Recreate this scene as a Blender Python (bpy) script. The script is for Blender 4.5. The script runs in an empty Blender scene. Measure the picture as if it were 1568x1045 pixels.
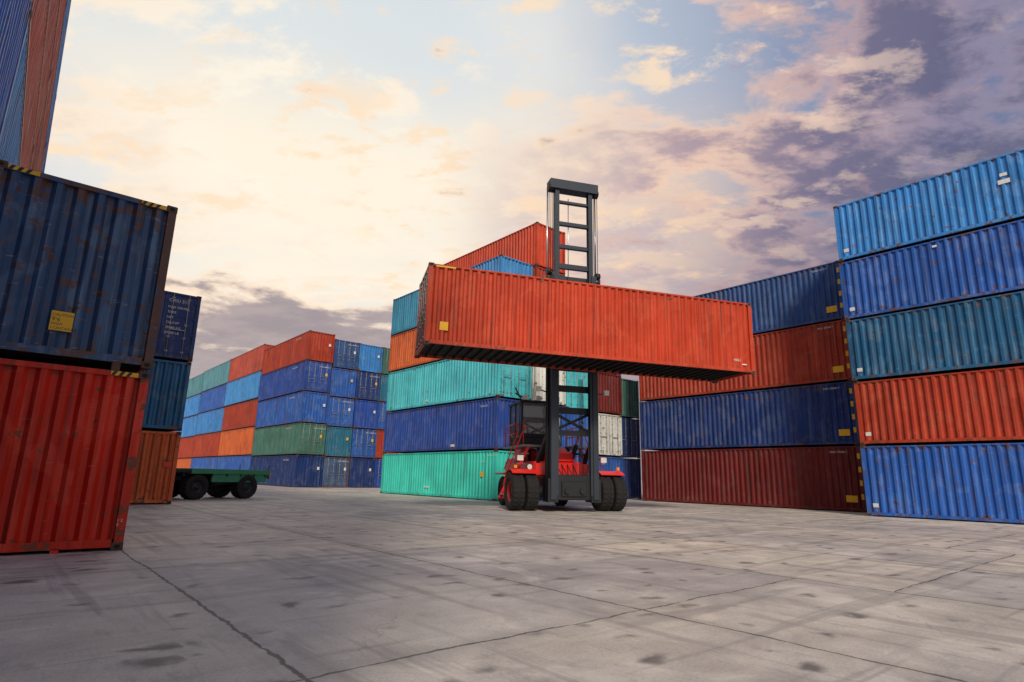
import bpy, math, random
from mathutils import Vector, Matrix
random.seed(7)
sc=bpy.context.scene
# ------------------------------------------------------------------ helpers
class MB:
    def __init__(s): s.v=[];s.f=[];s.m=[];s.sm=[]
    def quad(s,a,b,c,d,m=0):
        n=len(s.v); s.v+= [a,b,c,d]; s.f.append((n,n+1,n+2,n+3)); s.m.append(m); s.sm.append(False)
    def poly(s,pts,m=0):
        n=len(s.v); s.v+=list(pts); s.f.append(tuple(range(n,n+len(pts)))); s.m.append(m); s.sm.append(False)
    def box(s,x0,x1,y0,y1,z0,z1,m=0,ch=0.0):
        if ch<=0:
            n=len(s.v)
            s.v+=[(x0,y0,z0),(x1,y0,z0),(x1,y1,z0),(x0,y1,z0),(x0,y0,z1),(x1,y0,z1),(x1,y1,z1),(x0,y1,z1)]
            for q in ((0,3,2,1),(4,5,6,7),(0,1,5,4),(1,2,6,5),(2,3,7,6),(3,0,4,7)):
                s.f.append(tuple(n+i for i in q)); s.m.append(m); s.sm.append(False)
        else:
            n=len(s.v); X=(x0,x1);Y=(y0,y1);Z=(z0,z1); idx={}
            for i in (0,1):
                for j in (0,1):
                    for k in (0,1):
                        sx=1 if i==0 else -1; sy=1 if j==0 else -1; sz=1 if k==0 else -1
                        idx[(i,j,k,'x')]=len(s.v); s.v.append((X[i],Y[j]+sy*ch,Z[k]+sz*ch))
                        idx[(i,j,k,'y')]=len(s.v); s.v.append((X[i]+sx*ch,Y[j],Z[k]+sz*ch))
                        idx[(i,j,k,'z')]=len(s.v); s.v.append((X[i]+sx*ch,Y[j]+sy*ch,Z[k]))
            F=[]
            for i in (0,1):
                F.append([idx[(i,0,0,'x')],idx[(i,1,0,'x')],idx[(i,1,1,'x')],idx[(i,0,1,'x')]])
                F.append([idx[(0,i,0,'y')],idx[(1,i,0,'y')],idx[(1,i,1,'y')],idx[(0,i,1,'y')]])
                F.append([idx[(0,0,i,'z')],idx[(1,0,i,'z')],idx[(1,1,i,'z')],idx[(0,1,i,'z')]])
            for i in (0,1):
                for j in (0,1):
                    F.append([idx[(i,j,0,'x')],idx[(i,j,1,'x')],idx[(i,j,1,'y')],idx[(i,j,0,'y')]])
                    F.append([idx[(i,0,j,'x')],idx[(i,1,j,'x')],idx[(i,1,j,'z')],idx[(i,0,j,'z')]])
                    F.append([idx[(0,i,j,'y')],idx[(1,i,j,'y')],idx[(1,i,j,'z')],idx[(0,i,j,'z')]])
                    for k in (0,1):
                        F.append([idx[(i,j,k,'x')],idx[(i,j,k,'y')],idx[(i,j,k,'z')]])
            for q in F: s.f.append(tuple(q)); s.m.append(m); s.sm.append(False)
    def beam(s,p,q,w,h,m=0):
        p=Vector(p);q=Vector(q);d=(q-p);L=d.length;d.normalize()
        up=Vector((0,0,1)) if abs(d.z)<.95 else Vector((0,1,0))
        a=d.cross(up).normalized();b=a.cross(d).normalized()
        n=len(s.v)
        for t in (p,q):
            for i,j in ((-1,-1),(1,-1),(1,1),(-1,1)):
                s.v.append(tuple(t+a*i*w/2+b*j*h/2))
        for q4 in ((0,3,2,1),(4,5,6,7),(0,1,5,4),(1,2,6,5),(2,3,7,6),(3,0,4,7)):
            s.f.append(tuple(n+i for i in q4)); s.m.append(m); s.sm.append(False)
    def cyl(s,p,q,r,m=0,seg=12,r2=None):
        if r2 is None:r2=r
        p=Vector(p);q=Vector(q);d=(q-p).normalized()
        up=Vector((0,0,1)) if abs(d.z)<.95 else Vector((0,1,0))
        a=d.cross(up).normalized();b=a.cross(d).normalized()
        n=len(s.v)
        for t,rr in ((p,r),(q,r2)):
            for i in range(seg):
                an=2*math.pi*i/seg
                s.v.append(tuple(t+a*math.cos(an)*rr+b*math.sin(an)*rr))
        for i in range(seg):
            j=(i+1)%seg
            s.f.append((n+i,n+j,n+seg+j,n+seg+i)); s.m.append(m); s.sm.append(True)
        s.f.append(tuple(n+i for i in reversed(range(seg)))); s.m.append(m); s.sm.append(False)
        s.f.append(tuple(n+seg+i for i in range(seg))); s.m.append(m); s.sm.append(False)
    def lathe(s,c,prof,seg=36,axis='x',tread=0,mats=None):
        c=Vector(c); n=len(s.v); K=len(prof)
        for i in range(seg):
            an=2*math.pi*i/seg
            for k,(o,r) in enumerate(prof):
                rr=r
                if tread and r>tread and i%2: rr=r-0.022
                if axis=='x': p=c+Vector((o,math.cos(an)*rr,math.sin(an)*rr))
                else: p=c+Vector((math.cos(an)*rr,o,math.sin(an)*rr))
                s.v.append(tuple(p))
        for i in range(seg):
            j=(i+1)%seg
            for k in range(K-1):
                s.f.append((n+i*K+k,n+i*K+k+1,n+j*K+k+1,n+j*K+k)); s.m.append(mats[k] if mats else 0); s.sm.append(not tread)
    def mesh(s,name,mats):
        me=bpy.data.meshes.new(name); me.from_pydata(s.v,[],s.f)
        me.polygons.foreach_set('material_index',s.m); me.polygons.foreach_set('use_smooth',s.sm)
        for m in mats: me.materials.append(m)
        me.update()
        import bmesh
        bm=bmesh.new(); bm.from_mesh(me); bmesh.ops.recalc_face_normals(bm,faces=bm.faces); bm.to_mesh(me); bm.free()
        return me
def obj(name,me,parent=None,loc=(0,0,0),rot=(0,0,0)):
    o=bpy.data.objects.new(name,me); sc.collection.objects.link(o)
    o.location=loc;o.rotation_euler=rot
    if parent:o.parent=parent
    return o
class NT:
    def __init__(s,nt): s.nt=nt; s.n=nt.nodes; s.l=nt.links
    def node(s,t,**k):
        n=s.n.new(t)
        for a,b in k.items(): setattr(n,a,b)
        return n
    def put(s,sock,val):
        if hasattr(val,'is_output'): s.l.new(val,sock)
        else: sock.default_value=val
    def math(s,op,a,b=None,c=None,clamp=False):
        n=s.node('ShaderNodeMath',operation=op); n.use_clamp=clamp
        s.put(n.inputs[0],a)
        if b is not None: s.put(n.inputs[1],b)
        if c is not None: s.put(n.inputs[2],c)
        return n.outputs[0]
    def vmath(s,op,a,b=None):
        n=s.node('ShaderNodeVectorMath',operation=op)
        s.put(n.inputs[0],a)
        if b is not None: s.put(n.inputs[1],b)
        return n.outputs['Value'] if op in('DOT_PRODUCT','LENGTH') else n.outputs[0]
    def mix(s,f,a,b,mode='MIX'):
        n=s.node('ShaderNodeMix',data_type='RGBA',blend_type=mode); n.clamp_factor=True
        s.put(n.inputs[0],f)
        for sk,v in ((n.inputs[6],a),(n.inputs[7],b)):
            s.put(sk,(v if hasattr(v,'is_output') else (v[0],v[1],v[2],1)))
        return n.outputs[2]
    def noise(s,vec,scale,detail=4,rough=.5,dist=0,dim='3D'):
        n=s.node('ShaderNodeTexNoise',noise_dimensions=dim)
        s.put(n.inputs['Vector'],vec); n.inputs['Scale'].default_value=scale
        n.inputs['Detail'].default_value=detail; n.inputs['Roughness'].default_value=rough
        n.inputs['Distortion'].default_value=dist
        return n.outputs['Fac']
    def smooth(s,x,a,b,lo=0.0,hi=1.0):
        n=s.node('ShaderNodeMapRange',interpolation_type='SMOOTHSTEP')
        s.put(n.inputs['Value'],x)
        n.inputs['From Min'].default_value=a; n.inputs['From Max'].default_value=b
        n.inputs['To Min'].default_value=lo; n.inputs['To Max'].default_value=hi
        return n.outputs[0]
    def mapping(s,vec,scale,loc=(0,0,0),rot=0):
        n=s.node('ShaderNodeMapping'); s.put(n.inputs['Vector'],vec)
        n.inputs['Scale'].default_value=scale; n.inputs['Location'].default_value=loc
        n.inputs['Rotation'].default_value=(0,0,rot)
        return n.outputs[0]
    def ramp(s,f,stops):
        n=s.node('ShaderNodeValToRGB'); s.put(n.inputs[0],f)
        e=n.color_ramp.elements
        while len(e)<len(stops): e.new(.5)
        for i,(p,c) in enumerate(stops): e[i].position=p; e[i].color=(c[0],c[1],c[2],1)
        return n.outputs[0]
def newmat(name):
    m=bpy.data.materials.new(name); m.use_nodes=True
    m.node_tree.nodes.clear(); t=NT(m.node_tree)
    out=t.node('ShaderNodeOutputMaterial'); b=t.node('ShaderNodeBsdfPrincipled')
    t.l.new(b.outputs[0],out.inputs[0]); return m,t,b
def bump(t,b,h,strength,dist):
    n=t.node('ShaderNodeBump'); n.inputs['Strength'].default_value=strength; n.inputs['Distance'].default_value=dist
    t.put(n.inputs['Height'],h); t.l.new(n.outputs[0],b.inputs['Normal'])
def paint(name,col,rust=.5,fade=.5,rough=.5,post=0):
    m,t,b=newmat(name)
    tc=t.node('ShaderNodeTexCoord'); oi=t.node('ShaderNodeObjectInfo')
    off=t.node('ShaderNodeCombineXYZ')
    r=t.math('MULTIPLY',oi.outputs['Random'],73.0)
    t.put(off.inputs[0],r);t.put(off.inputs[1],r)
    P=t.vmath('ADD',tc.outputs['Object'],off.outputs[0])
    sep=t.node('ShaderNodeSeparateXYZ'); t.put(sep.inputs[0],tc.outputs['Object']); z=sep.outputs[2]
    n1=t.noise(P,.55,3,.6)
    v=t.math('MULTIPLY_ADD',n1,.9,.55)
    rv=t.math('MULTIPLY_ADD',oi.outputs['Random'],.22,.89)
    v=t.math('MULTIPLY',v,rv)
    base=t.mix(1.0,col,v,'MULTIPLY')
    warm=col[0]>.3 and col[1]<.2
    if warm: fd=(min(.8,col[0]*1.25+.05),col[1]*1.4+.05,col[2]*1.2+.035)
    else: fd=(col[0]*.9+.09,col[1]*1.0+.11,col[2]*.95+.12)
    st=t.noise(t.mapping(P,(5,5,.32)),1.3,4,.62)
    base=t.mix(t.math('MULTIPLY',t.smooth(st,.5,.70),.7*fade),base,fd)
    pn=t.noise(t.mapping(P,(1,1,.8)),1.5,3,.55,.4)
    base=t.mix(t.math('MULTIPLY',t.smooth(pn,.53,.61),.42*fade),base,fd)
    gs=t.noise(t.mapping(P,(9,9,.25),(3,7,1)),1.0,3,.6)
    base=t.mix(t.math('MULTIPLY',t.smooth(gs,.52,.74),.65),base,(.035,.028,.028))
    edge=t.math('MAXIMUM',t.smooth(z,.0,.45,1,0),t.math('MULTIPLY',t.smooth(z,2.3,2.62),.8))
    rn=t.noise(P,4.5,6,.68)
    q=t.math('ADD',rn,t.math('MULTIPLY',edge,.085)); q=t.math('ADD',q,t.math('MULTIPLY_ADD',pn,.18,-.09))
    if post:
        ps=t.smooth(sep.outputs[0],2.28,2.32,0,.22*post)
        q=t.math('ADD',q,ps)
    rm=t.math('MULTIPLY',t.smooth(q,.685-.12*rust,.74-.11*rust),.88)
    rr=t.noise(t.mapping(P,(7,7,.6),(1,2,5)),1.2,4,.65)
    base=t.mix(t.math('MULTIPLY',t.smooth(rr,.58,.71),.55*rust),base,(.15,.07,.04))
    base=t.mix(rm,base,t.mix(rn,(.05,.022,.015),(.19,.08,.04)))
    sc2=t.math('MULTIPLY',t.smooth(t.noise(t.mapping(P,(2.2,2.2,14)),1.5,3,.6),.65,.72),.5*rust)
    base=t.mix(sc2,base,(.34,.31,.29))
    t.l.new(base,b.inputs['Base Color'])
    t.put(b.inputs['Roughness'],t.math('MULTIPLY_ADD',n1,.35,rough-.15))
    b.inputs['Specular IOR Level'].default_value=.32
    bump(t,b,t.math('ADD',pn,t.math('MULTIPLY',rn,.18)),.4,.03)
    return m
def simple(name,col,rough=.5,metal=0.0,var=.35,scale=4,dirt=.3,dc=(.12,.10,.085)):
    m,t,b=newmat(name)
    tc=t.node('ShaderNodeTexCoord'); n=t.noise(tc.outputs['Object'],scale,3,.6)
    v=t.math('MULTIPLY_ADD',n,var*2,1-var)
    c=t.mix(1.0,col,v,'MULTIPLY')
    d=t.noise(tc.outputs['Object'],scale*.5,4,.65)
    c=t.mix(t.math('MULTIPLY',t.smooth(d,.5,.7),dirt),c,dc)
    t.l.new(c,b.inputs['Base Color']); b.inputs['Metallic'].default_value=metal
    t.put(b.inputs['Roughness'],t.math('MULTIPLY_ADD',n,.3,rough-.1))
    return m
# ------------------------------------------------------------------ materials
C=dict(
 red=(.64,.022,.006), orange=(.48,.046,.015), brick=(.36,.040,.018), maroon=(.13,.011,.010),
 royal=(.018,.065,.32), blue=(.020,.105,.42), sky=(.035,.22,.58), navy=(.011,.038,.17), slate=(.045,.10,.22),
 turq=(.045,.56,.47), ltteal=(.07,.52,.60), teal=(.02,.15,.25), green=(.05,.16,.13), rust=(.53,.11,.03),
 white=(.62,.64,.62), salmon=(.44,.075,.05), seaf=(.08,.24,.30), petrol=(.014,.115,.26), rust2=(.55,.11,.03),
 slblue=(.022,.075,.24), tealblue=(.03,.25,.42), lblue=(.05,.26,.60))
RU=dict(red=.6,slate=1.0,navy=.55,sky=.75,white=.8,maroon=.4,orange=.35,turq=.15,blue=.75,petrol=.75,teal=.7,rust2=.7,brick=.65)
FA=dict(maroon=.25,turq=.2,red=1.0,slate=.9,orange=.6,sky=1.0,blue=.9,petrol=.9)
PM={k:paint('paint_'+k,v,rust=RU.get(k,.55),fade=FA.get(k,.65),post=1 if k=='slate' else (.5 if k=='red' else 0)) for k,v in C.items()}
cast=simple('casting_rusty',(.10,.05,.035),.75,0,.5,9,.4)
black=simple('dark_void',(.008,.008,.009),.9,0,.2,3,.1)
under=simple('underside_steel_hole_dark',(.014,.013,.014),.85,0,.4,3,.3,(.03,.026,.023))
galv=simple('galvanised_bar',(.28,.29,.30),.45,.3,.3,6,.4)
yellow=simple('label_yellow',(.82,.45,.012),.5,0,.15,8,.15)
whitep=simple('marking_white',(.72,.72,.70),.5,0,.2,8,.2)
blackp=simple('marking_black',(.015,.015,.015),.5,0,.2,8,.1)
# ------------------------------------------------------------------ container mesh
W=2.438
def cont_mesh(L,H,end,seed):
    R=random.Random(seed); b=MB()
    ph=[R.uniform(0,6) for _ in range(6)]
    def dent(u,z): return .010*math.sin(u*1.1+ph[0])*math.sin(z*2.1+ph[1])+.008*math.sin(u*3.3+ph[2]+z)+R.uniform(-.002,.002)
    for x0 in (0,W-.162):
        for y0 in (0,L-.178):
            for z0 in (0,H-.118):
                b.box(x0,x0+.162,y0,y0+.178,z0,z0+.118,1,.008)
                zc=z0+.059
                xf=-.002 if x0==0 else W+.002; yc=y0+.089
                b.poly([(xf,yc+.045*math.cos(a*math.pi/6),zc+.03*math.sin(a*math.pi/6)) for a in range(12)],2)  # flat dark discs painted on for the shaded casting holes
                yf=-.002 if y0==0 else L+.002; xc=x0+.081
                b.poly([(xc+.042*math.cos(a*math.pi/6),yf,zc+.03*math.sin(a*math.pi/6)) for a in range(12)],2)
    for x0,x1 in ((.006,.13),(W-.13,W-.006)):
        for y0,y1 in ((.006,.15),(L-.15,L-.006)):
            b.box(x0,x1,y0,y1,.118,H-.118,0)
    for x0,x1 in ((.008,.09),(W-.09,W-.008)):
        b.box(x0,x1,.178,L-.178,.05,.165,0); b.box(x0,x1,.178,L-.178,H-.085,H-.03,0)
    for y0,y1 in ((.01,.09),(L-.09,L-.01)):
        b.box(.162,W-.162,y0,y1,.05,.165,0); b.box(.162,W-.162,y0,y1,H-.11,H-.03,0)
    b.quad((.05,.05,H-.04),(W-.05,.05,H-.04),(W-.05,L-.05,H-.04),(.05,L-.05,H-.04),0)
    b.quad((.05,.05,.15),(W-.05,.05,.15),(W-.05,L-.05,.15),(.05,L-.05,.15),2)
    k=int((L-.6)/.32)
    for i in range(k):
        y=.4+i*(L-.8)/(k-1); b.box(.09,W-.09,y-.025,y+.025,.045,.149,2)
    def corr(u0,u1,z0,z1,fn,per,dep,rows):
        n=round((u1-u0)/per); p=(u1-u0)/n; pts=[(u0,dep)]
        for i in range(n):
            s=u0+i*p
            pts+=[(s+.15*p,dep),(s+.36*p,0),(s+.64*p,0),(s+.85*p,dep)]
        pts.append((u1,dep)); base=len(b.v)
        for r in range(rows+1):
            z=z0+(z1-z0)*r/rows
            for (u,d) in pts:
                dd=dent(u,z) if 0<r<rows else 0
                b.v.append(fn(u,d+.014+abs(dd),z))
        K=len(pts)
        for r in range(rows):
            for i in range(K-1):
                b.f.append((base+r*K+i,base+r*K+i+1,base+(r+1)*K+i+1,base+(r+1)*K+i)); b.m.append(0); b.sm.append(False)
    corr(.15,L-.15,.16,H-.08,lambda u,d,z:(d,u,z),.278,.062,6)
    corr(.15,L-.15,.16,H-.08,lambda u,d,z:(W-d,u,z),.278,.062,6)
    def wall(fy): corr(.13,W-.13,.16,H-.1,lambda u,d,z:(u,fy(d),z),.26,.068,5)
    def door(fy):
        def bx(x0,x1,d0,d1,z0,z1,m=0):
            ya,yb=sorted((fy(d0),fy(d1))); b.box(x0,x1,ya,yb,z0,z1,m)
        for x0,x1 in ((.14,W/2-.012),(W/2+.012,W-.14)):
            bx(x0,x1,.035,.06,.175,H-.12)
            hh=(H-.12-.175)
            for i in range(5):
                zc=.175+hh*(i+.5)/5
                bx(x0+.08,x1-.08,.022,.034,zc-hh*.062,zc+hh*.062)
            for f in (.25,.75):
                xx=x0+(x1-x0)*f
                b.cyl((xx,fy(-.0),.09),(xx,fy(-.0),H-.05),.019,3,8)
                for g in (.06,.3,.52,.78,.96):
                    zc=.16+hh*g; bx(xx-.05,xx+.05,-.01,.022,zc-.03,zc+.03,3)
                bx(min(xx,xx+.28 if f==.25 else xx-.28),max(xx,xx+.28 if f==.25 else xx-.28),-.03,-.018,1.12,1.16,3)
            for g in (.08,.36,.64,.92):
                xx=x0+.02 if x0<1 else x1-.02; zc=.16+hh*g; bx(xx-.05,xx+.05,-.004,.034,zc-.05,zc+.05,0)
        bx(W/2-.012,W/2+.012,.04,.055,.175,H-.12,2)
    f0=lambda d:d+.012; f1=lambda d:L-.012-d
    if end=='door': door(f0); wall(f1)
    else: wall(f0); door(f1)
    return b.mesh('container_%s_%d'%(end,seed),[PM['blue'],cast,under,galv])
cache={}
def container(b0,a0,z0,color,H=2.6,end='wall',L=12.19,var=0):
    key=(L,round(H,2),end,var)
    if key not in cache: cache[key]=cont_mesh(L,H,end,len(cache)+1)
    o=obj('shipping_container',cache[key],loc=(b0,a0,z0))
    o.material_slots[0].link='OBJECT'; o.material_slots[0].material=PM[color]
    return o
def text(parent,s,size,loc,face='x',mat=None,name='marking'):
    cu=bpy.data.curves.new(name,'FONT'); cu.body=s; cu.size=size; cu.extrude=.0; cu.space_character=1.05
    cu.align_x='LEFT'; cu.materials.append(mat or whitep)
    o=bpy.data.objects.new(name,cu); sc.collection.objects.link(o); o.parent=parent; o.location=loc
    o.rotation_euler=(math.radians(90),0,math.radians(-90) if face=='x' else 0)
    return o
def decal(parent,x0,x1,z0,z1,face,mat,off=-.004,name='label'):
    m=MB()
    if face=='x': m.box(off-.004,off,x0,x1,z0,z1,0)
    else: m.box(x0,x1,off-.004,off,z0,z1,0)
    return obj(name,m.mesh(name,[mat]),parent)
def stack(b0,a0,levels,L=12.19,gap=.03,jit=.05):
    z=0; out=[]
    for i,lv in enumerate(levels):
        col,H=lv[0],lv[1]; end=lv[2] if len(lv)>2 else 'wall'
        o=container(b0+(random.uniform(-jit,jit) if i else 0),a0+(random.uniform(-jit,jit) if i else 0),z,col,H,end,L,random.randint(0,1))
        out.append(o); z+=H+gap
    return out
def cid(): return random.choice(['TGHU','CAXU','MSLU','TCKU','GESU','FSCU'])+' %06d %d'%(random.randint(100000,999999),random.randint(0,9))
def idtext(o,H,L=12.19,mat=None,a=.9): text(o,cid(),.11,(-.001,a+1.2,H-.32),'x',mat)
# --- right block (front) 5 high
rs=stack(26.5,-2.95,[('blue',2.75),('brick',2.6),('petrol',2.6),('blue',2.6),('sky',2.6)])
decal(rs[4],6.15,6.5,1.45,1.62,'x',whitep,.012); decal(rs[4],6.2,6.42,1.75,1.87,'x',whitep,.012); decal(rs[3],8.6,8.75,2.3,2.38,'x',whitep,.012)
for o in rs: decal(o,11.75,11.95,.35,.5,'x',whitep,.012)
stack(29.0,-2.95,[('navy',2.75),('brick',2.6),('blue',2.6),('orange',2.6),('royal',2.6)])
stack(26.5,-15.3,[('royal',2.75),('teal',2.6),('brick',2.6),('sky',2.6)])
stack(29.0,-15.3,[('royal',2.75),('teal',2.6),('brick',2.6),('sky',2.6)])
# --- right block (rear) 4 high-cubes
fs=stack(29.6,10.35,[('maroon',2.95),('navy',2.95),('brick',2.95),('slblue',2.95)],jit=.03)
for o in fs:
    for zz in (.55,1.15,1.75,2.35):
        decal(o,.02,.135,zz,zz+.24,'x',yellow,.004)
    decal(o,.30,.78,.42,.72,'x',yellow,.008)
    idtext(o,2.95,mat=whitep,a=.1)
stack(32.1,10.35,[('maroon',2.95),('navy',2.95),('teal',2.95)])
# --- centre block
c1=stack(19.7,24.35,[('turq',2.6,'wall'),('royal',2.75,'wall'),('ltteal',2.75,'door'),('rust',2.6,'wall')],jit=.03)
container(19.7,24.35,10.82,'lblue',2.7,'wall',6.06); container(19.7,30.5,10.82,'tealblue',2.7,'wall',6.06)
idtext(c1[0],2.6,a=-.5); text(c1[0],'45G1',.13,(-.001,1.2,1.95)); decal(c1[0],1.0,1.3,1.2,1.45,'x',yellow,.012); decal(c1[0],6.3,6.8,.5,.6,'x',whitep,.012)
decal(c1[1],3.8,4.2,.22,.36,'x',whitep,.012);text(c1[1],'TGHU 201',.16,(-.001,1.5,2.3)); decal(c1[2],6.9,7.2,.3,.42,'x',whitep,.012)
stack(22.4,24.3,[('navy',2.6,'wall'),('blue',2.7,'door'),('white',2.7,'wall'),('navy',2.7,'wall'),('brick',2.7,'wall'),('orange',2.8,'wall')],jit=.03)
stack(25.0,24.4,[('royal',2.6,'door'),('blue',2.6,'wall'),('ltteal',2.6,'door'),('navy',2.6,'wall'),('brick',2.6,'wall')],jit=.03)
s4=stack(27.6,24.3,[('blue',2.6,'wall'),('white',2.6,'door'),('maroon',2.6,'wall'),('green',2.6,'wall')],jit=.03)
text(s4[0],'22G1',.2,(.3,-.002,2.1),'y')
stack(30.2,24.9,[('navy',2.6,'wall'),('navy',2.6,'door'),('green',2.6,'wall')],jit=.03)
# --- far-left block
cols=[['navy','green','blue','royal','brick'],['slate','teal','blue','blue','slblue'],['navy','blue','royal','navy','sky'],['royal','brick','blue','teal','green']]
for k,cs in enumerate(cols):
    st=stack(19.4+2.5*k,51.2,[(c,2.74 if k==0 else 2.66,'door' if (k+i)%2 else 'wall') for i,c in enumerate(cs)])
    for i,o in enumerate(st):
        decal(o,1.9,2.1,1.5,1.75,'y',yellow if i%2 else whitep,-.02)
        if (k+i)%2: text(o,cid(),.15,(1.3,-.03,2.25),'y')
        if k==0: text(o,cid(),.2,(-.002,3.2,2.25),'x')
rows=[['blue','rust','brick','lblue','salmon'],['blue','brick','sky','blue','seaf'],['rust','brick','sky','sky','seaf'],['blue','rust','brick','sky','seaf']]
hs=[2.88,2.88,2.85,2.8]
for j,cs in enumerate(rows):
    stack(19.4,63.6+12.4*j,[(c,hs[j],'wall') for c in cs])
    stack(21.9,63.6+12.4*j,[(c,hs[j]-.08,'wall') for c in reversed(cs)])
# --- left rear stack (3 high)
lr=stack(2.56,24.8,[('rust2',2.6,'wall'),('petrol',2.6,'wall'),('navy',2.6,'door')],jit=.02)
for i in range(6):
    text(lr[2],['MAX GROSS','TARE','NET','CU CAP','30480 KG','67200 LB'][i],.12,(1.35,-.015,1.95-i*.2),'y')
text(lr[2],'CXIU 512',.16,(1.35,-.015,2.2),'y')
decal(lr[0],2.0,2.25,1.3,1.5,'y',PM['red'],.012)
stack(.06,24.9,[('brick',2.6,'wall'),('blue',2.6,'wall')],jit=.02)
# --- left foreground: high cubes
red=container(-.79,11.0,0,'red',2.74,'wall',12.19,3)
bl=container(-.78,11.02,2.80,'slate',2.86,'wall',12.19,4)
def hazard(o,x0,x1,z0,z1):
    decal(o,x0,x1,z0,z1,'y',yellow,.0045,'hazard_strip')
    m=MB(); n=int((x1-x0)/.1)
    for i in range(n):
        s=x0+i*.1; m.poly([(s,-.0025,z0),(s+.05,-.0025,z0),(s+.05+.04,-.0025,z1),(s+.04,-.0025,z1)],0)
    obj('hazard_stripes',m.mesh('hz',[blackp]),o)
for o,H in ((red,2.74),(bl,2.86)):
    hazard(o,1.90,2.27,H-.105,H-.035); hazard(o,.17,.55,H-.105,H-.035)
decal(bl,1.02,1.3,.42,.72,'y',yellow,.010,'caution_label')
for i,s in enumerate(['CAUTION',"9'6",'HIGH','CONTAINER']):
    text(bl,s,.056 if i!=1 else .085,(1.035,.0045,[.645,.565,.505,.44][i]),'y',blackp)
decal(bl,1.018,1.302,.416,.42,'y',blackp,.009)
text(red,'1 2\n3',.06,(2.30,.003,.42),'y')
m=MB()
for x in (.45,1.95): m.box(x-.06,x+.06,.01,.16,2.71,2.86,0,.01)
m.box(1.55,1.65,.01,.1,-.0,.06,1)
obj('twist_locks',m.mesh('tl',[cast,PM['red']]),red)
# --- tall wall on the far left
wc=[['blue','brick','slate','brick','blue'],['sky','sky','blue','sky','blue'],['blue','lblue','sky','blue','sky'],['lblue','salmon','salmon','brick','salmon'],['blue','salmon','brick','salmon','brick'],['blue','salmon','salmon','salmon','blue'],['navy','blue','sky','blue','sky']]
for j in range(5):
    stack(-3.255,-.45+12.3*j,[(wc[i][j],2.86,'wall') for i in range(7)],jit=.010)
# --- lifted container
H_L=2.72
lift=cont_mesh(12.19,H_L,'wall',50)
Lx,Ly=.909,-.416; Dx,Dy=.416,.909
pcx,pcy=15.55,14.05
lo=obj('shipping_container',lift)
lo.material_slots[0].link='OBJECT'; lo.material_slots[0].material=PM['orange']
rz=math.radians(-24.6+90)
ox=pcx+Lx*6.095-Dx*1.22; oy=pcy+Ly*6.095-Dy*1.22
lo.matrix_world=Matrix.Translation((ox,oy,5.08))@Matrix.Rotation(rz,4,'Z')@Matrix.Rotation(math.radians(.65),4,'X')
decal(lo,11.45,11.72,.50,.78,'x',yellow,.010,'caution_label')
text(lo,'45G1',.13,(-.001,.9,.42)); decal(lo,.35,.55,.3,.34,'x',whitep,.01); hz_l=decal(lo,11.3,11.95,2.60,2.65,'x',yellow,.006,'hazard_strip')
# ------------------------------------------------------------------ forklift
fkred=simple('machine_red',(.78,.022,.015),.30,0,.12,2,.12)
fkdark=simple('machine_dark_steel',(.014,.016,.022),.5,.2,.35,3,.2,(.04,.038,.035))
fkmast=simple('mast_steel',(.030,.042,.062),.5,.3,.3,2,.2,(.05,.048,.045))
chrome=simple('hydraulic_rod',(.55,.56,.58),.25,.8,.1,4,.1)
rubber=simple('tyre_rubber',(.009,.009,.010),.8,0,.4,5,.2,(.022,.021,.020))
rim=simple('wheel_rim',(.30,.025,.02),.5,.1,.3,5,.5)
glass,t,b=newmat('cab_glass'); b.inputs['Base Color'].default_value=(.22,.26,.28,1); b.inputs['Roughness'].default_value=.05; b.inputs['Alpha'].default_value=.6; b.inputs['Specular IOR Level'].default_value=.9  # light grey base colour stands in for reflections in the panes
lampw=simple('lamp_lens',(.75,.75,.72),.2,0,.1,3,.05)
amber=simple('amber_lens',(.8,.25,.02),.3,0,.1,3,.05)
FK=bpy.data.objects.new('container_handler_forklift',None); sc.collection.objects.link(FK)
FK.location=(16.40,15.60,0); FK.rotation_euler=(0,0,math.radians(-24.6))
mm=[fkmast,fkdark,chrome,fkred,galv]
m=MB()
for s in (-1,1):
    def bx(x0,x1,*r): m.box(min(s*x0,s*x1),max(s*x0,s*x1),*r)
    bx(.90,.95,-.11,.13,.45,9.2,0); bx(.74,.95,-.15,-.11,.45,9.2,0); bx(.74,.95,.13,.17,.45,9.2,0)
    bx(.78,.82,-.08,.10,.6,13.2,0); bx(.64,.82,-.105,-.08,.6,13.2,0); bx(.64,.82,.10,.125,.6,13.2,0)
    m.cyl((s*1.0,.20,.5),(s*1.0,.20,8.4),.07,1); m.cyl((s*1.06,.20,8.4),(s*1.06,.20,12.95),.032,2)
    for k in (0,1,2): m.cyl((s*(.90+.08*k),-.02,9.1),(s*(.90+.08*k),-.02,12.95),.014,1,6)
    m.cyl((s*.88,.02,12.9),(s*1.10,.02,12.9),.17,1,16)
    m.cyl((s*.98,.02,9.25),(s*1.14,.02,9.25),.15,1,14)
    bx(.95,1.12,-.12,.2,8.75,9.0,1)
    bx(.66,1.05,-.1,.5,.35,1.2,1)
    m.beam((s*.95,.2,2.9),(s*1.0,1.5,1.7),.12,.16,1)
for z,h,y0,y1 in ((13.05,.40,-.2,.3),(12.36,.10,.0,.15),(11.4,.15,.0,.16),(10.4,.15,.0,.16),(9.55,.2,.0,.16),(8.95,.5,.22,.3)):
    m.box(-.80 if h!=.40 else -1.05,.80 if h!=.40 else 1.05,y0,y1,z-h/2,z+h/2,0)
for z,h in ((8.6,.35),(4.6,.25),(3.75,.25),(2.9,.2)):
    m.box(-.95,.95,.19,.28,z-h/2,z+h/2,1)
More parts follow.
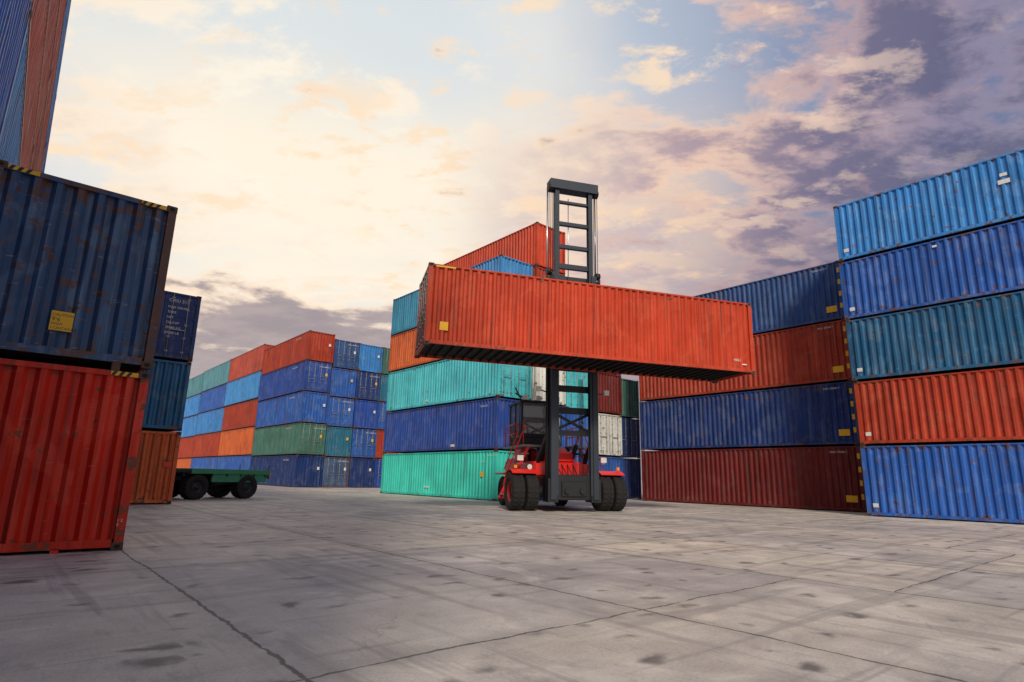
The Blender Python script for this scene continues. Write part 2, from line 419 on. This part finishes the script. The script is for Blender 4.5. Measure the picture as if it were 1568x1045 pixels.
m.beam((-.85,.24,3.7),(.85,.24,2.9),.06,.1,1); m.beam((.85,.31,3.7),(-.85,.31,2.9),.06,.1,1)
m.box(-.78,.78,.0,.45,.42,1.35,1,.03)
m.box(-.5,.5,-.06,0,.55,1.1,1,.02); m.cyl((-.3,-.04,.75),(-.3,-.14,.75),.1,1); m.cyl((.3,-.04,.75),(.3,-.14,.75),.1,1)
m.cyl((-.16,.15,8.6),(-.16,.15,12.6),.02,2,8)
for k in range(4): m.cyl((.3+.05*k,.2,1.3),(.3+.05*k,.2,5.0),.014,1,6)
obj('mast',m.mesh('mast',mm),FK)
m=MB() # carriage + spreader
m.box(-.85,.85,-.32,-.2,5.2,8.6,1,.02)
for s in (-1,1):
    m.box(min(s*.5,s*.7),max(s*.5,s*.7),-.42,-.2,7.3,8.7,1,.02)
    m.beam((s*.62,-.3,8.6),(s*.62,-.75,8.15),.14,.2,1)
    m.box(s*.98-.12,s*.98+.12,-.45,-.2,7.9,8.75,1,.02); m.cyl((s*.98,-.3,8.75),(s*.98,-.3,9.0),.06,1)
m.box(-3.0,3.0,-.42,-.2,7.25,7.65,1,.02)
m.box(-5.9,5.9,-.40,-.24,7.32,7.56,1,.01)
for s in (-1,1):
    m.box(min(s*5.75,s*5.95),max(s*5.75,s*5.95),-.6,-.2,7.42,7.98,1)
obj('spreader_carriage',m.mesh('carriage',mm),FK)
def tyre(c,R,w,name):
    t_=MB(); r0=R*.55
    prof=[(-w*.38,r0),(-w*.5,R*.72),(-w*.47,R*.93),(-w*.40,R),(-w*.14,R),(-w*.1,R-.02),(w*.1,R-.02),(w*.14,R),(w*.40,R),(w*.47,R*.93),(w*.5,R*.72),(w*.38,r0)]
    t_.lathe(c,prof,48,'x',tread=R*.985)
    rp=[(-w*.38,r0),(-w*.34,r0*.95),(-w*.1,r0*.9),(-w*.06,r0*.4),(-w*.2,r0*.35),(-w*.2,0.001)]
    t_.lathe(c,rp,24,'x',mats=[1]*5); t_.lathe(c,[(-a,b_) for a,b_ in rp],24,'x',mats=[1]*5)
    for i in range(10):
        an=i*math.pi/5
        for sg in (-1,1):
            p=Vector(c)+Vector((sg*w*.07,math.cos(an)*r0*.65,math.sin(an)*r0*.65)); t_.cyl(p,p+Vector((sg*.04,0,0)),.022,1,6)
    return obj(name,t_.mesh(name,[rubber,rim]),FK)
for i,x in enumerate((-2.05,-1.5,1.5,2.05)): tyre((x,.85,.70),.70,.49,'front_tyre_%d'%(i+1))
for i,x in enumerate((-1.3,1.3)): tyre((x,4.9,.62),.62,.42,'rear_tyre_%d'%(i+1))
m=MB()
m.cyl((-1.3,.85,.7),(1.3,.85,.7),.22,1,16); m.box(-.9,.9,.6,1.2,.5,1.1,1,.03)
m.cyl((-1.0,4.9,.62),(1.0,4.9,.62),.14,1,12)
m.box(-.95,.95,.9,4.4,.75,1.25,1,.03)
m.box(-1.15,1.15,1.3,4.4,1.25,1.85,3,.08)
m.box(-1.08,1.08,4.2,6.0,.8,2.05,3,.18)
m.box(-.75,.75,3.9,5.5,1.75,2.45,3,.10)
m.box(-.6,.6,1.5,2.6,1.75,2.25,3,.08)
for s in (-1,1):
    for i in range(5):
        a0=math.radians(15+i*22); a1=math.radians(15+(i+1)*22)
        p0=(s*1.78,.85+.82*math.cos(a0),.7+.82*math.sin(a0)); p1=(s*1.78,.85+.82*math.cos(a1),.7+.82*math.sin(a1))
        m.beam(p0,p1,1.0,.03,3)
    m.box(min(s*1.1,s*1.6),max(s*1.1,s*1.6),4.2,5.6,1.32,1.40,3,.02)
    m.box(min(s*.95,s*1.45),max(s*.95,s*1.45),2.0,4.0,.75,1.45,3,.05)
    m.cyl((s*1.35,1.28,1.62),(s*1.35,1.20,1.62),.10,5,14); m.cyl((s*1.35,1.28,1.62),(s*1.35,1.22,1.62),.13,1,14)
    m.box(s*2.1-.06,s*2.1+.06,.6,.66,1.55,1.67,6)
    for k in range(5):
        z=.55+.40*k; x=s*(2.05-.17*k)
        m.box(x-.16,x+.16,1.8,2.45,z-.02,z+.02,4)
    for y in (1.8,2.45):
        m.beam((s*2.2,y,.4),(s*1.2,y,2.5),.05,.12,3)
        m.cyl((s*2.05,y,1.5),(s*1.4,y,3.2),.025,3,8); m.cyl((s*1.4,y,3.2),(s*1.2,y,3.2),.025,3,8)
    m.box(min(s*.6,s*1.5),max(s*.6,s*1.5),1.7,4.6,2.42,2.50,4)
    for y in (1.8,2.8,3.8,4.5): m.cyl((s*1.45,y,2.5),(s*1.45,y,3.4),.025,3,8)
    for z in (3.0,3.4): m.cyl((s*1.45,2.6,z),(s*1.45,4.5,z),.025,3,8)
    m.cyl((s*.55,.4,3.4),(s*.62,1.6,2.2),.05,2,10); m.cyl((s*.62,1.3,2.5),(s*.7,2.3,1.6),.09,1,12)
    m.box(min(s*.55,s*.7),max(s*.55,s*.7),2.2,2.35,1.8,2.45,1); m.box(min(s*.55,s*.7),max(s*.55,s*.7),3.6,3.75,1.8,2.45,1)
    m.beam((s*1.3,1.6,1.9),(s*1.75,1.2,2.0),.04,.04,1); m.box(s*1.75-.12,s*1.75+.12,1.15,1.22,1.85,2.05,5)
    m.beam((s*.95,.2,4.4),(s*1.4,.1,4.5),.04,.04,1); m.box(s*1.4-.1,s*1.4+.1,.02,.12,4.42,4.6,5)
m.quad((-.6,1.3,1.87),(.6,1.3,1.87),(.5,2.3,2.47),(-.5,2.3,2.47),3)
m.cyl((1.0,4.3,2.4),(1.0,4.3,4.1),.08,2,12)
for s in (-.4,-.2,0,.2,.4): m.cyl((s,.5,1.2),(s*1.3,1.7,2.0),.022,1,6)
obj('chassis',m.mesh('chassis',mm+[lampw,amber]),FK)
m=MB() # cab
x0,x1,y0,y1,z0,z1=-1.40,.20,2.3,4.1,2.5,4.25
m.box(x0,x1,y0,y1,z0,z0+.35,0,.03); m.box(x0-.06,x1+.06,y0-.1,y1+.05,z1,z1+.10,0,.03)
for x in (x0,x1-.08):
    for y in (y0,y1-.08,(y0+y1)/2): m.box(x,x+.08,y,y+.08,z0+.35,z1,0)
m.box(x0+.08,x1-.08,y0,y0+.05,z0+.35,z0+.45,0)
for a,b_,c_,d_ in ((x0+.08,x1-.08,y0+.03,y0+.04),(x0+.08,x1-.08,y1-.04,y1-.03)): m.box(a,b_,c_,d_,z0+.35,z1,1)
for x in (x0+.03,x1-.04): m.box(x,x+.01,y0+.08,y1-.08,z0+.35,z1,1)
m.box(-.85,-.3,3.1,3.3,2.9,3.7,2,.04); m.box(-.85,-.3,2.8,3.3,2.85,3.0,2,.03)
m.cyl((-.58,2.6,3.1),(-.58,2.45,3.4),.03,2,8); m.lathe((-.58,2.6,3.42),[(-.02,.17),(.02,.17),(.02,.2),(-.02,.2),(-.02,.17)],20,'y',mats=[2]*4)
for x in (x0+.1,x0+.7,x1-.1): m.box(x-.1,x+.1,y0-.2,y0-.1,z1+.1,z1+.28,3)
m.cyl((-.55,3.8,z1+.1),(-.55,3.8,z1+.3),.07,4,12)
for z in (2.95,4.15): m.box(x0-.1,x1+.1,y0-.14,y0-.11,z,z+.025,0)
for x in (x0-.1,x1+.1): m.box(x-.015,x+.015,y0-.14,y0-.11,2.5,4.35,0)
m.beam((x0-.1,y0-.3,4.3),(x0-.45,y0-.6,4.75),.04,.04,0); m.beam((x0+.2,y0-.1,4.35),(x0-.3,y0-.1,4.6),.05,.05,0)
for x in (-.95,-.85): m.cyl((x,y0-.1,z1+.1),(x,y0-.3,z1+.8),.008,0,5)
obj('cab',m.mesh('cab',[fkdark,glass,blackp,lampw,amber]),FK)
# ------------------------------------------------------------------ trailer
tgreen=simple('trailer_green',(.045,.24,.13),.55,0,.3,3,.25)
TR=bpy.data.objects.new('flatbed_trailer',None); sc.collection.objects.link(TR)
TR.location=(7.6,29.0,0); TR.rotation_euler=(0,0,math.radians(20))
m=MB()
m.box(-1.6,2.35,-.45,1.95,1.08,1.30,0,.02); m.box(-2.9,-1.6,-.45,1.95,1.12,1.24,1,.01)
for y in (.05,1.35): m.box(-3.2,2.2,y,y+.12,.80,1.08,1)
for x in (-2.6,-1.9,-.6,.1,.8,1.5,2.1): m.box(x-.04,x+.04,-.4,1.9,.98,1.08,1)
m.box(-.6,2.2,-.38,-.3,.74,1.08,0)
for x in (-1.25,1.2):
    m.cyl((x,-.3,.53),(x,1.8,.53),.08,1,12)
    for y in (-.05,1.35):
        for k in range(4): m.box(x-.5+.06*k,x+.5-.06*k,y,y+.1,.62+.035*k,.65+.035*k,1)
    for y in (.1,1.4): m.box(x-.06,x+.06,y,y+.1,.5,.82,1)
m.box(-.3,.3,.2,1.2,.55,.9,1,.03); m.cyl((-.35,.0,.72),(.4,.0,.72),.13,1,14)
m.beam((2.3,.75,1.05),(3.2,.75,.95),.12,.12,1); m.cyl((2.3,-.35,1.28),(2.3,-.35,1.55),.02,1,6); m.cyl((2.3,1.8,1.28),(2.3,1.8,1.55),.02,1,6)
m.box(2.35,2.40,-.4,-.2,.98,1.18,2); m.box(-3.3,-2.9,-.2,1.6,1.2,1.9,1,.05)
m.box(-2.8,-2.2,.3,1.1,1.26,1.75,3,.08); m.cyl((-2.3,.2,1.7),(-2.3,-.05,1.7),.16,4,14); m.cyl((-2.7,.2,1.3),(-2.35,.1,2.0),.03,3,8)
obj('deck_and_frame',m.mesh('trailer',[tgreen,fkdark,amber,galv,lampw]),TR)
def ttyre(c,R,w,name):
    t_=MB(); r0=R*.55
    prof=[(-w*.38,r0),(-w*.5,R*.75),(-w*.45,R*.95),(-w*.38,R),(w*.38,R),(w*.45,R*.95),(w*.5,R*.75),(w*.38,r0)]
    t_.lathe(c,prof,40,'y',tread=R*.985)
    rp=[(-w*.38,r0),(-w*.3,r0*.95),(-w*.05,r0*.8),(-w*.05,r0*.35),(-w*.35,r0*.3),(-w*.35,0.001)]
    t_.lathe(c,rp,20,'y',mats=[1]*5); t_.lathe(c,[(-a,b_) for a,b_ in rp],20,'y',mats=[1]*5)
    obj(name,t_.mesh(name,[rubber,fkdark]),TR)
n=0
for x in (-1.25,1.2):
    for y in (-.3,.0,1.5,1.8):
        n+=1; ttyre((x,y,.53),.53,.28,'tyre_%d'%n)
# ------------------------------------------------------------------ ground
m,t,b=newmat('concrete_slabs')
tc=t.node('ShaderNodeTexCoord'); P=tc.outputs['Object']
wob=t.noise(P,.9,3,.6); wob2=t.noise(P,7,3,.65)
sep=t.node('ShaderNodeSeparateXYZ'); t.put(sep.inputs[0],P)
def joint(c,off,per,wa):
    x=t.math('ADD',c,t.math('MULTIPLY_ADD',wob,wa,-wa/2)); x=t.math('ADD',x,t.math('MULTIPLY_ADD',wob2,.07,-.035-off))
    x=t.math('DIVIDE',x,per); fr=t.math('FRACT',x); fl=t.math('FLOOR',x)
    d=t.math('MULTIPLY',t.math('MINIMUM',fr,t.math('SUBTRACT',1.0,fr)),per)
    return d,fl
d1,f1_=joint(sep.outputs[0],1.62,3.25,.12)
stg=t.node('ShaderNodeTexWhiteNoise',noise_dimensions='1D'); t.put(stg.inputs['W'],f1_)
yoff=t.math('ADD',sep.outputs[1],t.math('MULTIPLY',t.math('GREATER_THAN',stg.outputs['Value'],.6),1.1))
d2,f2_=joint(yoff,3.75,5.1,.14)
cell=t.node('ShaderNodeCombineXYZ'); t.put(cell.inputs[0],f1_);t.put(cell.inputs[1],f2_)
wn=t.node('ShaderNodeTexWhiteNoise',noise_dimensions='2D'); t.put(wn.inputs['Vector'],cell.outputs[0])
big=t.noise(P,.22,4,.6,.4); med=t.noise(P,1.4,6,.66,.3); fine=t.noise(P,38,4,.75); mid=t.noise(t.mapping(P,(1,.35,1)),3.2,5,.68)
col=t.ramp(big,[(.3,(.43,.40,.38)),(.5,(.57,.525,.455)),(.7,(.66,.60,.49))])
col=t.mix(t.smooth(wn.outputs[0],0,1),col,t.mix(1.0,col,(.80,.82,.90),'MULTIPLY'))
col=t.mix(1.0,col,t.math('MULTIPLY_ADD',med,1.0,.5),'MULTIPLY')
col=t.mix(1.0,col,t.math('MULTIPLY_ADD',fine,.9,.55),'MULTIPLY')
col=t.mix(t.math('MULTIPLY',t.smooth(mid,.52,.72),.45),col,(.21,.20,.205))
wt=t.noise(P,.45,6,.68,1.2)
col=t.mix(t.math('MULTIPLY',t.smooth(wt,.46,.36),.5),col,(.68,.65,.60))
col=t.mix(t.math('MULTIPLY',t.smooth(wt,.54,.64),.38),col,(.25,.24,.26))
wv3=t.node('ShaderNodeTexNoise'); t.put(wv3.inputs['Vector'],P); wv3.inputs['Scale'].default_value=3.0; wv3.inputs['Detail'].default_value=4
Pw=t.vmath('ADD',t.mapping(P,(1,1,0)),t.mix(1.0,(0,0,0),t.mix(1.0,wv3.outputs['Color'],(.45,.45,0),'MULTIPLY'),'ADD'))
def spots(scale,rmax,thr,edge,seedloc,strength,c0,st=(1,1,1)):
    global col
    vo=t.node('ShaderNodeTexVoronoi',feature='F1',voronoi_dimensions='2D'); t.put(vo.inputs['Vector'],t.mapping(Pw,st,seedloc)); vo.inputs['Scale'].default_value=scale
    sepc=t.node('ShaderNodeSeparateColor'); t.put(sepc.inputs[0],vo.outputs['Color'])
    rad=t.math('MULTIPLY',sepc.outputs[0],rmax)
    sp_=t.smooth(t.math('SUBTRACT',vo.outputs['Distance'],rad),-edge,edge*1.5,1,0)
    sp_=t.math('MULTIPLY',sp_,t.math('GREATER_THAN',sepc.outputs[1],thr))
    near=t.smooth(wob,.38,.50)
    col=t.mix(t.math('MULTIPLY',t.math('MULTIPLY',sp_,near),strength),col,c0)
spots(1.5,.19,.52,.10,(0,0,0),.78,(.07,.064,.066),(1,1.5,1))
spots(.45,.25,.5,.2,(7.1,2.2,0),.35,(.19,.18,.18))
tm=t.noise(t.mapping(P,(1.8,.12,1)),1.6,4,.6,.2); col=t.mix(t.math('MULTIPLY',t.smooth(tm,.54,.64),.40),col,(.19,.18,.19))
tm=t.noise(t.mapping(P,(.10,1.6,1),(5,3,0)),1.6,4,.6,.3); col=t.mix(t.math('MULTIPLY',t.smooth(tm,.55,.64),.40),col,(.19,.185,.19))
jn=t.noise(P,2.5,4,.65)
jw=t.math('MULTIPLY_ADD',jn,.045,-.010)
dj=t.math('MINIMUM',d1,t.math('ADD',d2,.004))
jm=t.smooth(t.math('SUBTRACT',dj,jw),-.006,.010,1,0)
halo=t.math('MULTIPLY',t.smooth(dj,.0,.28,1,0),t.math('MULTIPLY',jn,.6))
col=t.mix(halo,col,(.26,.24,.225)); col=t.mix(t.math('MULTIPLY',jm,.85),col,(.07,.063,.06))
vc=t.node('ShaderNodeTexVoronoi',feature='DISTANCE_TO_EDGE',voronoi_dimensions='2D'); t.put(vc.inputs['Vector'],Pw); vc.inputs['Scale'].default_value=.20
k1=t.math('MULTIPLY',t.smooth(vc.outputs['Distance'],.0004,.0022,1,0),t.smooth(big,.46,.54))
col=t.mix(t.math('MULTIPLY',k1,.35),col,(.12,.11,.10))
t.l.new(col,b.inputs['Base Color'])
t.put(b.inputs['Roughness'],t.math('MULTIPLY_ADD',med,.45,.40)); b.inputs['Specular IOR Level'].default_value=.4
hgt=t.math('ADD',t.math('MULTIPLY',fine,.35),t.math('MULTIPLY',med,.6)); hgt=t.math('SUBTRACT',hgt,t.math('MULTIPLY',jm,.8))
bump(t,b,hgt,.5,.02)
g=MB(); S=3000
g.quad((-S,-S,0),(S,-S,0),(S,S,0),(-S,S,0)); obj('ground',g.mesh('ground',[m]))
# ------------------------------------------------------------------ world
w=bpy.data.worlds.new('World'); sc.world=w; w.use_nodes=True; w.node_tree.nodes.clear(); t=NT(w.node_tree)
out=t.node('ShaderNodeOutputWorld'); bg=t.node('ShaderNodeBackground'); t.l.new(bg.outputs[0],out.inputs[0])
tc=t.node('ShaderNodeTexCoord'); d=t.vmath('NORMALIZE',tc.outputs['Generated'])
sun_dir=Vector((-.45,-.66,.56)).normalized()
sky=t.node('ShaderNodeTexSky',sky_type='NISHITA'); sky.sun_disc=False
sky.sun_elevation=math.asin(sun_dir.z); sky.sun_rotation=math.atan2(sun_dir.x,sun_dir.y)
xr=t.vmath('DOT_PRODUCT',d,(.763,-.647,0)); yf=t.vmath('DOT_PRODUCT',d,(.647,.763,0))
sp=t.node('ShaderNodeSeparateXYZ'); t.put(sp.inputs[0],d); z=sp.outputs[2]
zc=t.math('MAXIMUM',z,0.0); den=t.math('ADD',zc,.22)
q=t.node('ShaderNodeCombineXYZ'); t.put(q.inputs[0],t.math('DIVIDE',xr,den)); t.put(q.inputs[1],t.math('DIVIDE',yf,den)); Q=q.outputs[0]
gv=Vector((.763*-.307+.647*.825, .647*.307+.763*.825,.474)).normalized()
g_=t.vmath('DOT_PRODUCT',d,tuple(gv))
warp=t.noise(Q,1.1,4,.55)
gw=t.math('ADD',g_,t.math('MULTIPLY_ADD',warp,.14,-.07))
clear=t.ramp(gw,[(.0,(.16,.2,.33)),(.60,(.15,.19,.32)),(.76,(.26,.31,.45)),(.86,(.46,.52,.62)),(.93,(.78,.77,.74)),(.985,(1.0,.89,.72))])
edgec=t.ramp(gw,[(.0,(.3,.28,.36)),(.60,(.30,.25,.35)),(.72,(.55,.38,.38)),(.84,(.92,.62,.46)),(.93,(1.0,.80,.60)),(.99,(1.0,.91,.76))])
thick=t.ramp(gw,[(.0,(.2,.2,.28)),(.60,(.105,.11,.20)),(.76,(.18,.155,.25)),(.86,(.36,.28,.34)),(.94,(.74,.62,.55)),(.985,(.95,.82,.68))])
# pale blue opening high on the left
blu=t.math('MULTIPLY',t.smooth(z,.47,.63),t.smooth(xr,.10,-.12))
blu=t.math('MULTIPLY',blu,.65)
clear=t.mix(blu,clear,(.60,.71,.80))
Qr=t.mapping(Q,(1.0,1.5,1),(1.7,.6,0),.5)
cov=t.noise(Qr,.95,3,.5,.2)
det=t.noise(Qr,3.4,10,.62,.18)
n=t.math('ADD',t.math('MULTIPLY',det,.65),t.math('MULTIPLY',cov,.5))
n=t.math('ADD',n,t.smooth(gw,.62,.88,.040,-.005))
e=t.smooth(n,.535,.61); th_=t.math('MULTIPLY',t.smooth(n,.585,.68),t.smooth(gw,.86,.97,.92,.45))
base=t.mix(t.math('MULTIPLY',e,.9),clear,edgec)
base=t.mix(th_,base,thick)
# small bright altocumulus flecks
Qw=t.mapping(Q,(1.2,1.9,1),(9,2,0),.35)
wis=t.noise(Qw,4.8,8,.64,.12); wm=t.noise(t.mapping(Q,(1,1,1),(3,5,0)),1.5,3,.5)
wf=t.math('MULTIPLY',t.smooth(wis,.51,.63),t.smooth(wm,.42,.54))
base=t.mix(t.math('MULTIPLY',wf,t.smooth(gw,.55,.80,.38,.85)),base,t.ramp(gw,[(.55,(.50,.42,.42)),(.72,(.85,.62,.48)),(.86,(1.0,.76,.52))]))
# low purple haze on the right
lowr=t.math('MULTIPLY',t.smooth(z,.22,.50,.72,0),t.smooth(gw,.74,.93,1,0))
base=t.mix(lowr,base,t.mix(t.smooth(gw,.70,.88),(.165,.145,.21),(.40,.27,.29)))
# warm glow band low in the middle
gl=t.math('MULTIPLY',t.smooth(z,.18,.34),t.smooth(z,.62,.42)); gl=t.math('MULTIPLY',gl,t.math('MULTIPLY',t.smooth(xr,-.15,.06),t.smooth(xr,.46,.20)))
base=t.mix(t.math('MULTIPLY',gl,.62),base,t.mix(t.smooth(det,.42,.58),(1.0,.66,.40),(.58,.42,.42)))
# low banks of grey-mauve cloud with bright rims
Ql=t.node('ShaderNodeCombineXYZ'); t.put(Ql.inputs[0],t.math('MULTIPLY',t.math('DIVIDE',xr,t.math('MAXIMUM',yf,.2)),3.0)); t.put(Ql.inputs[1],t.math('MULTIPLY',z,11.0))
lb=t.noise(Ql.outputs[0],1.35,9,.58,.2)
lb=t.math('ADD',lb,t.smooth(z,.14,.40,.18,-.15))
base=t.mix(t.math('MULTIPLY',t.smooth(lb,.45,.54),.65),base,t.mix(t.smooth(gw,.8,.97),(.45,.29,.29),(1.0,.74,.52)))
base=t.mix(t.math('MULTIPLY',t.smooth(lb,.50,.60),.85),base,t.mix(t.smooth(det,.40,.62),(.36,.285,.30),(.24,.20,.24)))
base=t.mix(t.smooth(z,.0,.14,.45,0),base,(.38,.31,.32))
# unseen bright sky added behind the viewer to lift the ambient light
bk=t.smooth(t.math('MULTIPLY',yf,-1.0),-.05,.55)
base=t.mix(t.math('MULTIPLY',bk,.85),base,(.72,.66,.62))
tot=t.mix(1.0,base,t.mix(1.0,sky.outputs[0],(.008,.008,.008),'MULTIPLY'),'ADD')
t.l.new(tot,bg.inputs[0]); bg.inputs[1].default_value=1.0
# ------------------------------------------------------------------ sun
sl=bpy.data.lights.new('sun','SUN'); sl.energy=2.7; sl.angle=math.radians(10); sl.color=(1,.87,.70)
so=bpy.data.objects.new('sun',sl); sc.collection.objects.link(so); so.rotation_euler=sun_dir.to_track_quat('Z','Y').to_euler()
# ------------------------------------------------------------------ camera
cam=bpy.data.cameras.new('camera'); co=bpy.data.objects.new('camera',cam); sc.collection.objects.link(co)
cam.sensor_width=36; cam.lens=20.66; cam.clip_end=6000
p=math.radians(13.07); th=.021
Hh=Vector((.647,.763,0)); Rr=Vector((.763,-.647,0)).normalized(); Hh.normalize()
F=Hh*math.cos(p)+Vector((0,0,math.sin(p))); U=-Hh*math.sin(p)+Vector((0,0,math.cos(p)))
U2=U*math.cos(th)-Rr*math.sin(th); R2=Rr*math.cos(th)+U*math.sin(th)
M=Matrix((R2,U2,-F)).transposed().to_4x4(); M.translation=Vector((0,0,1.2)); co.matrix_world=M
sc.camera=co
sc.view_settings.view_transform='Standard'; sc.view_settings.look='None'; sc.view_settings.exposure=0
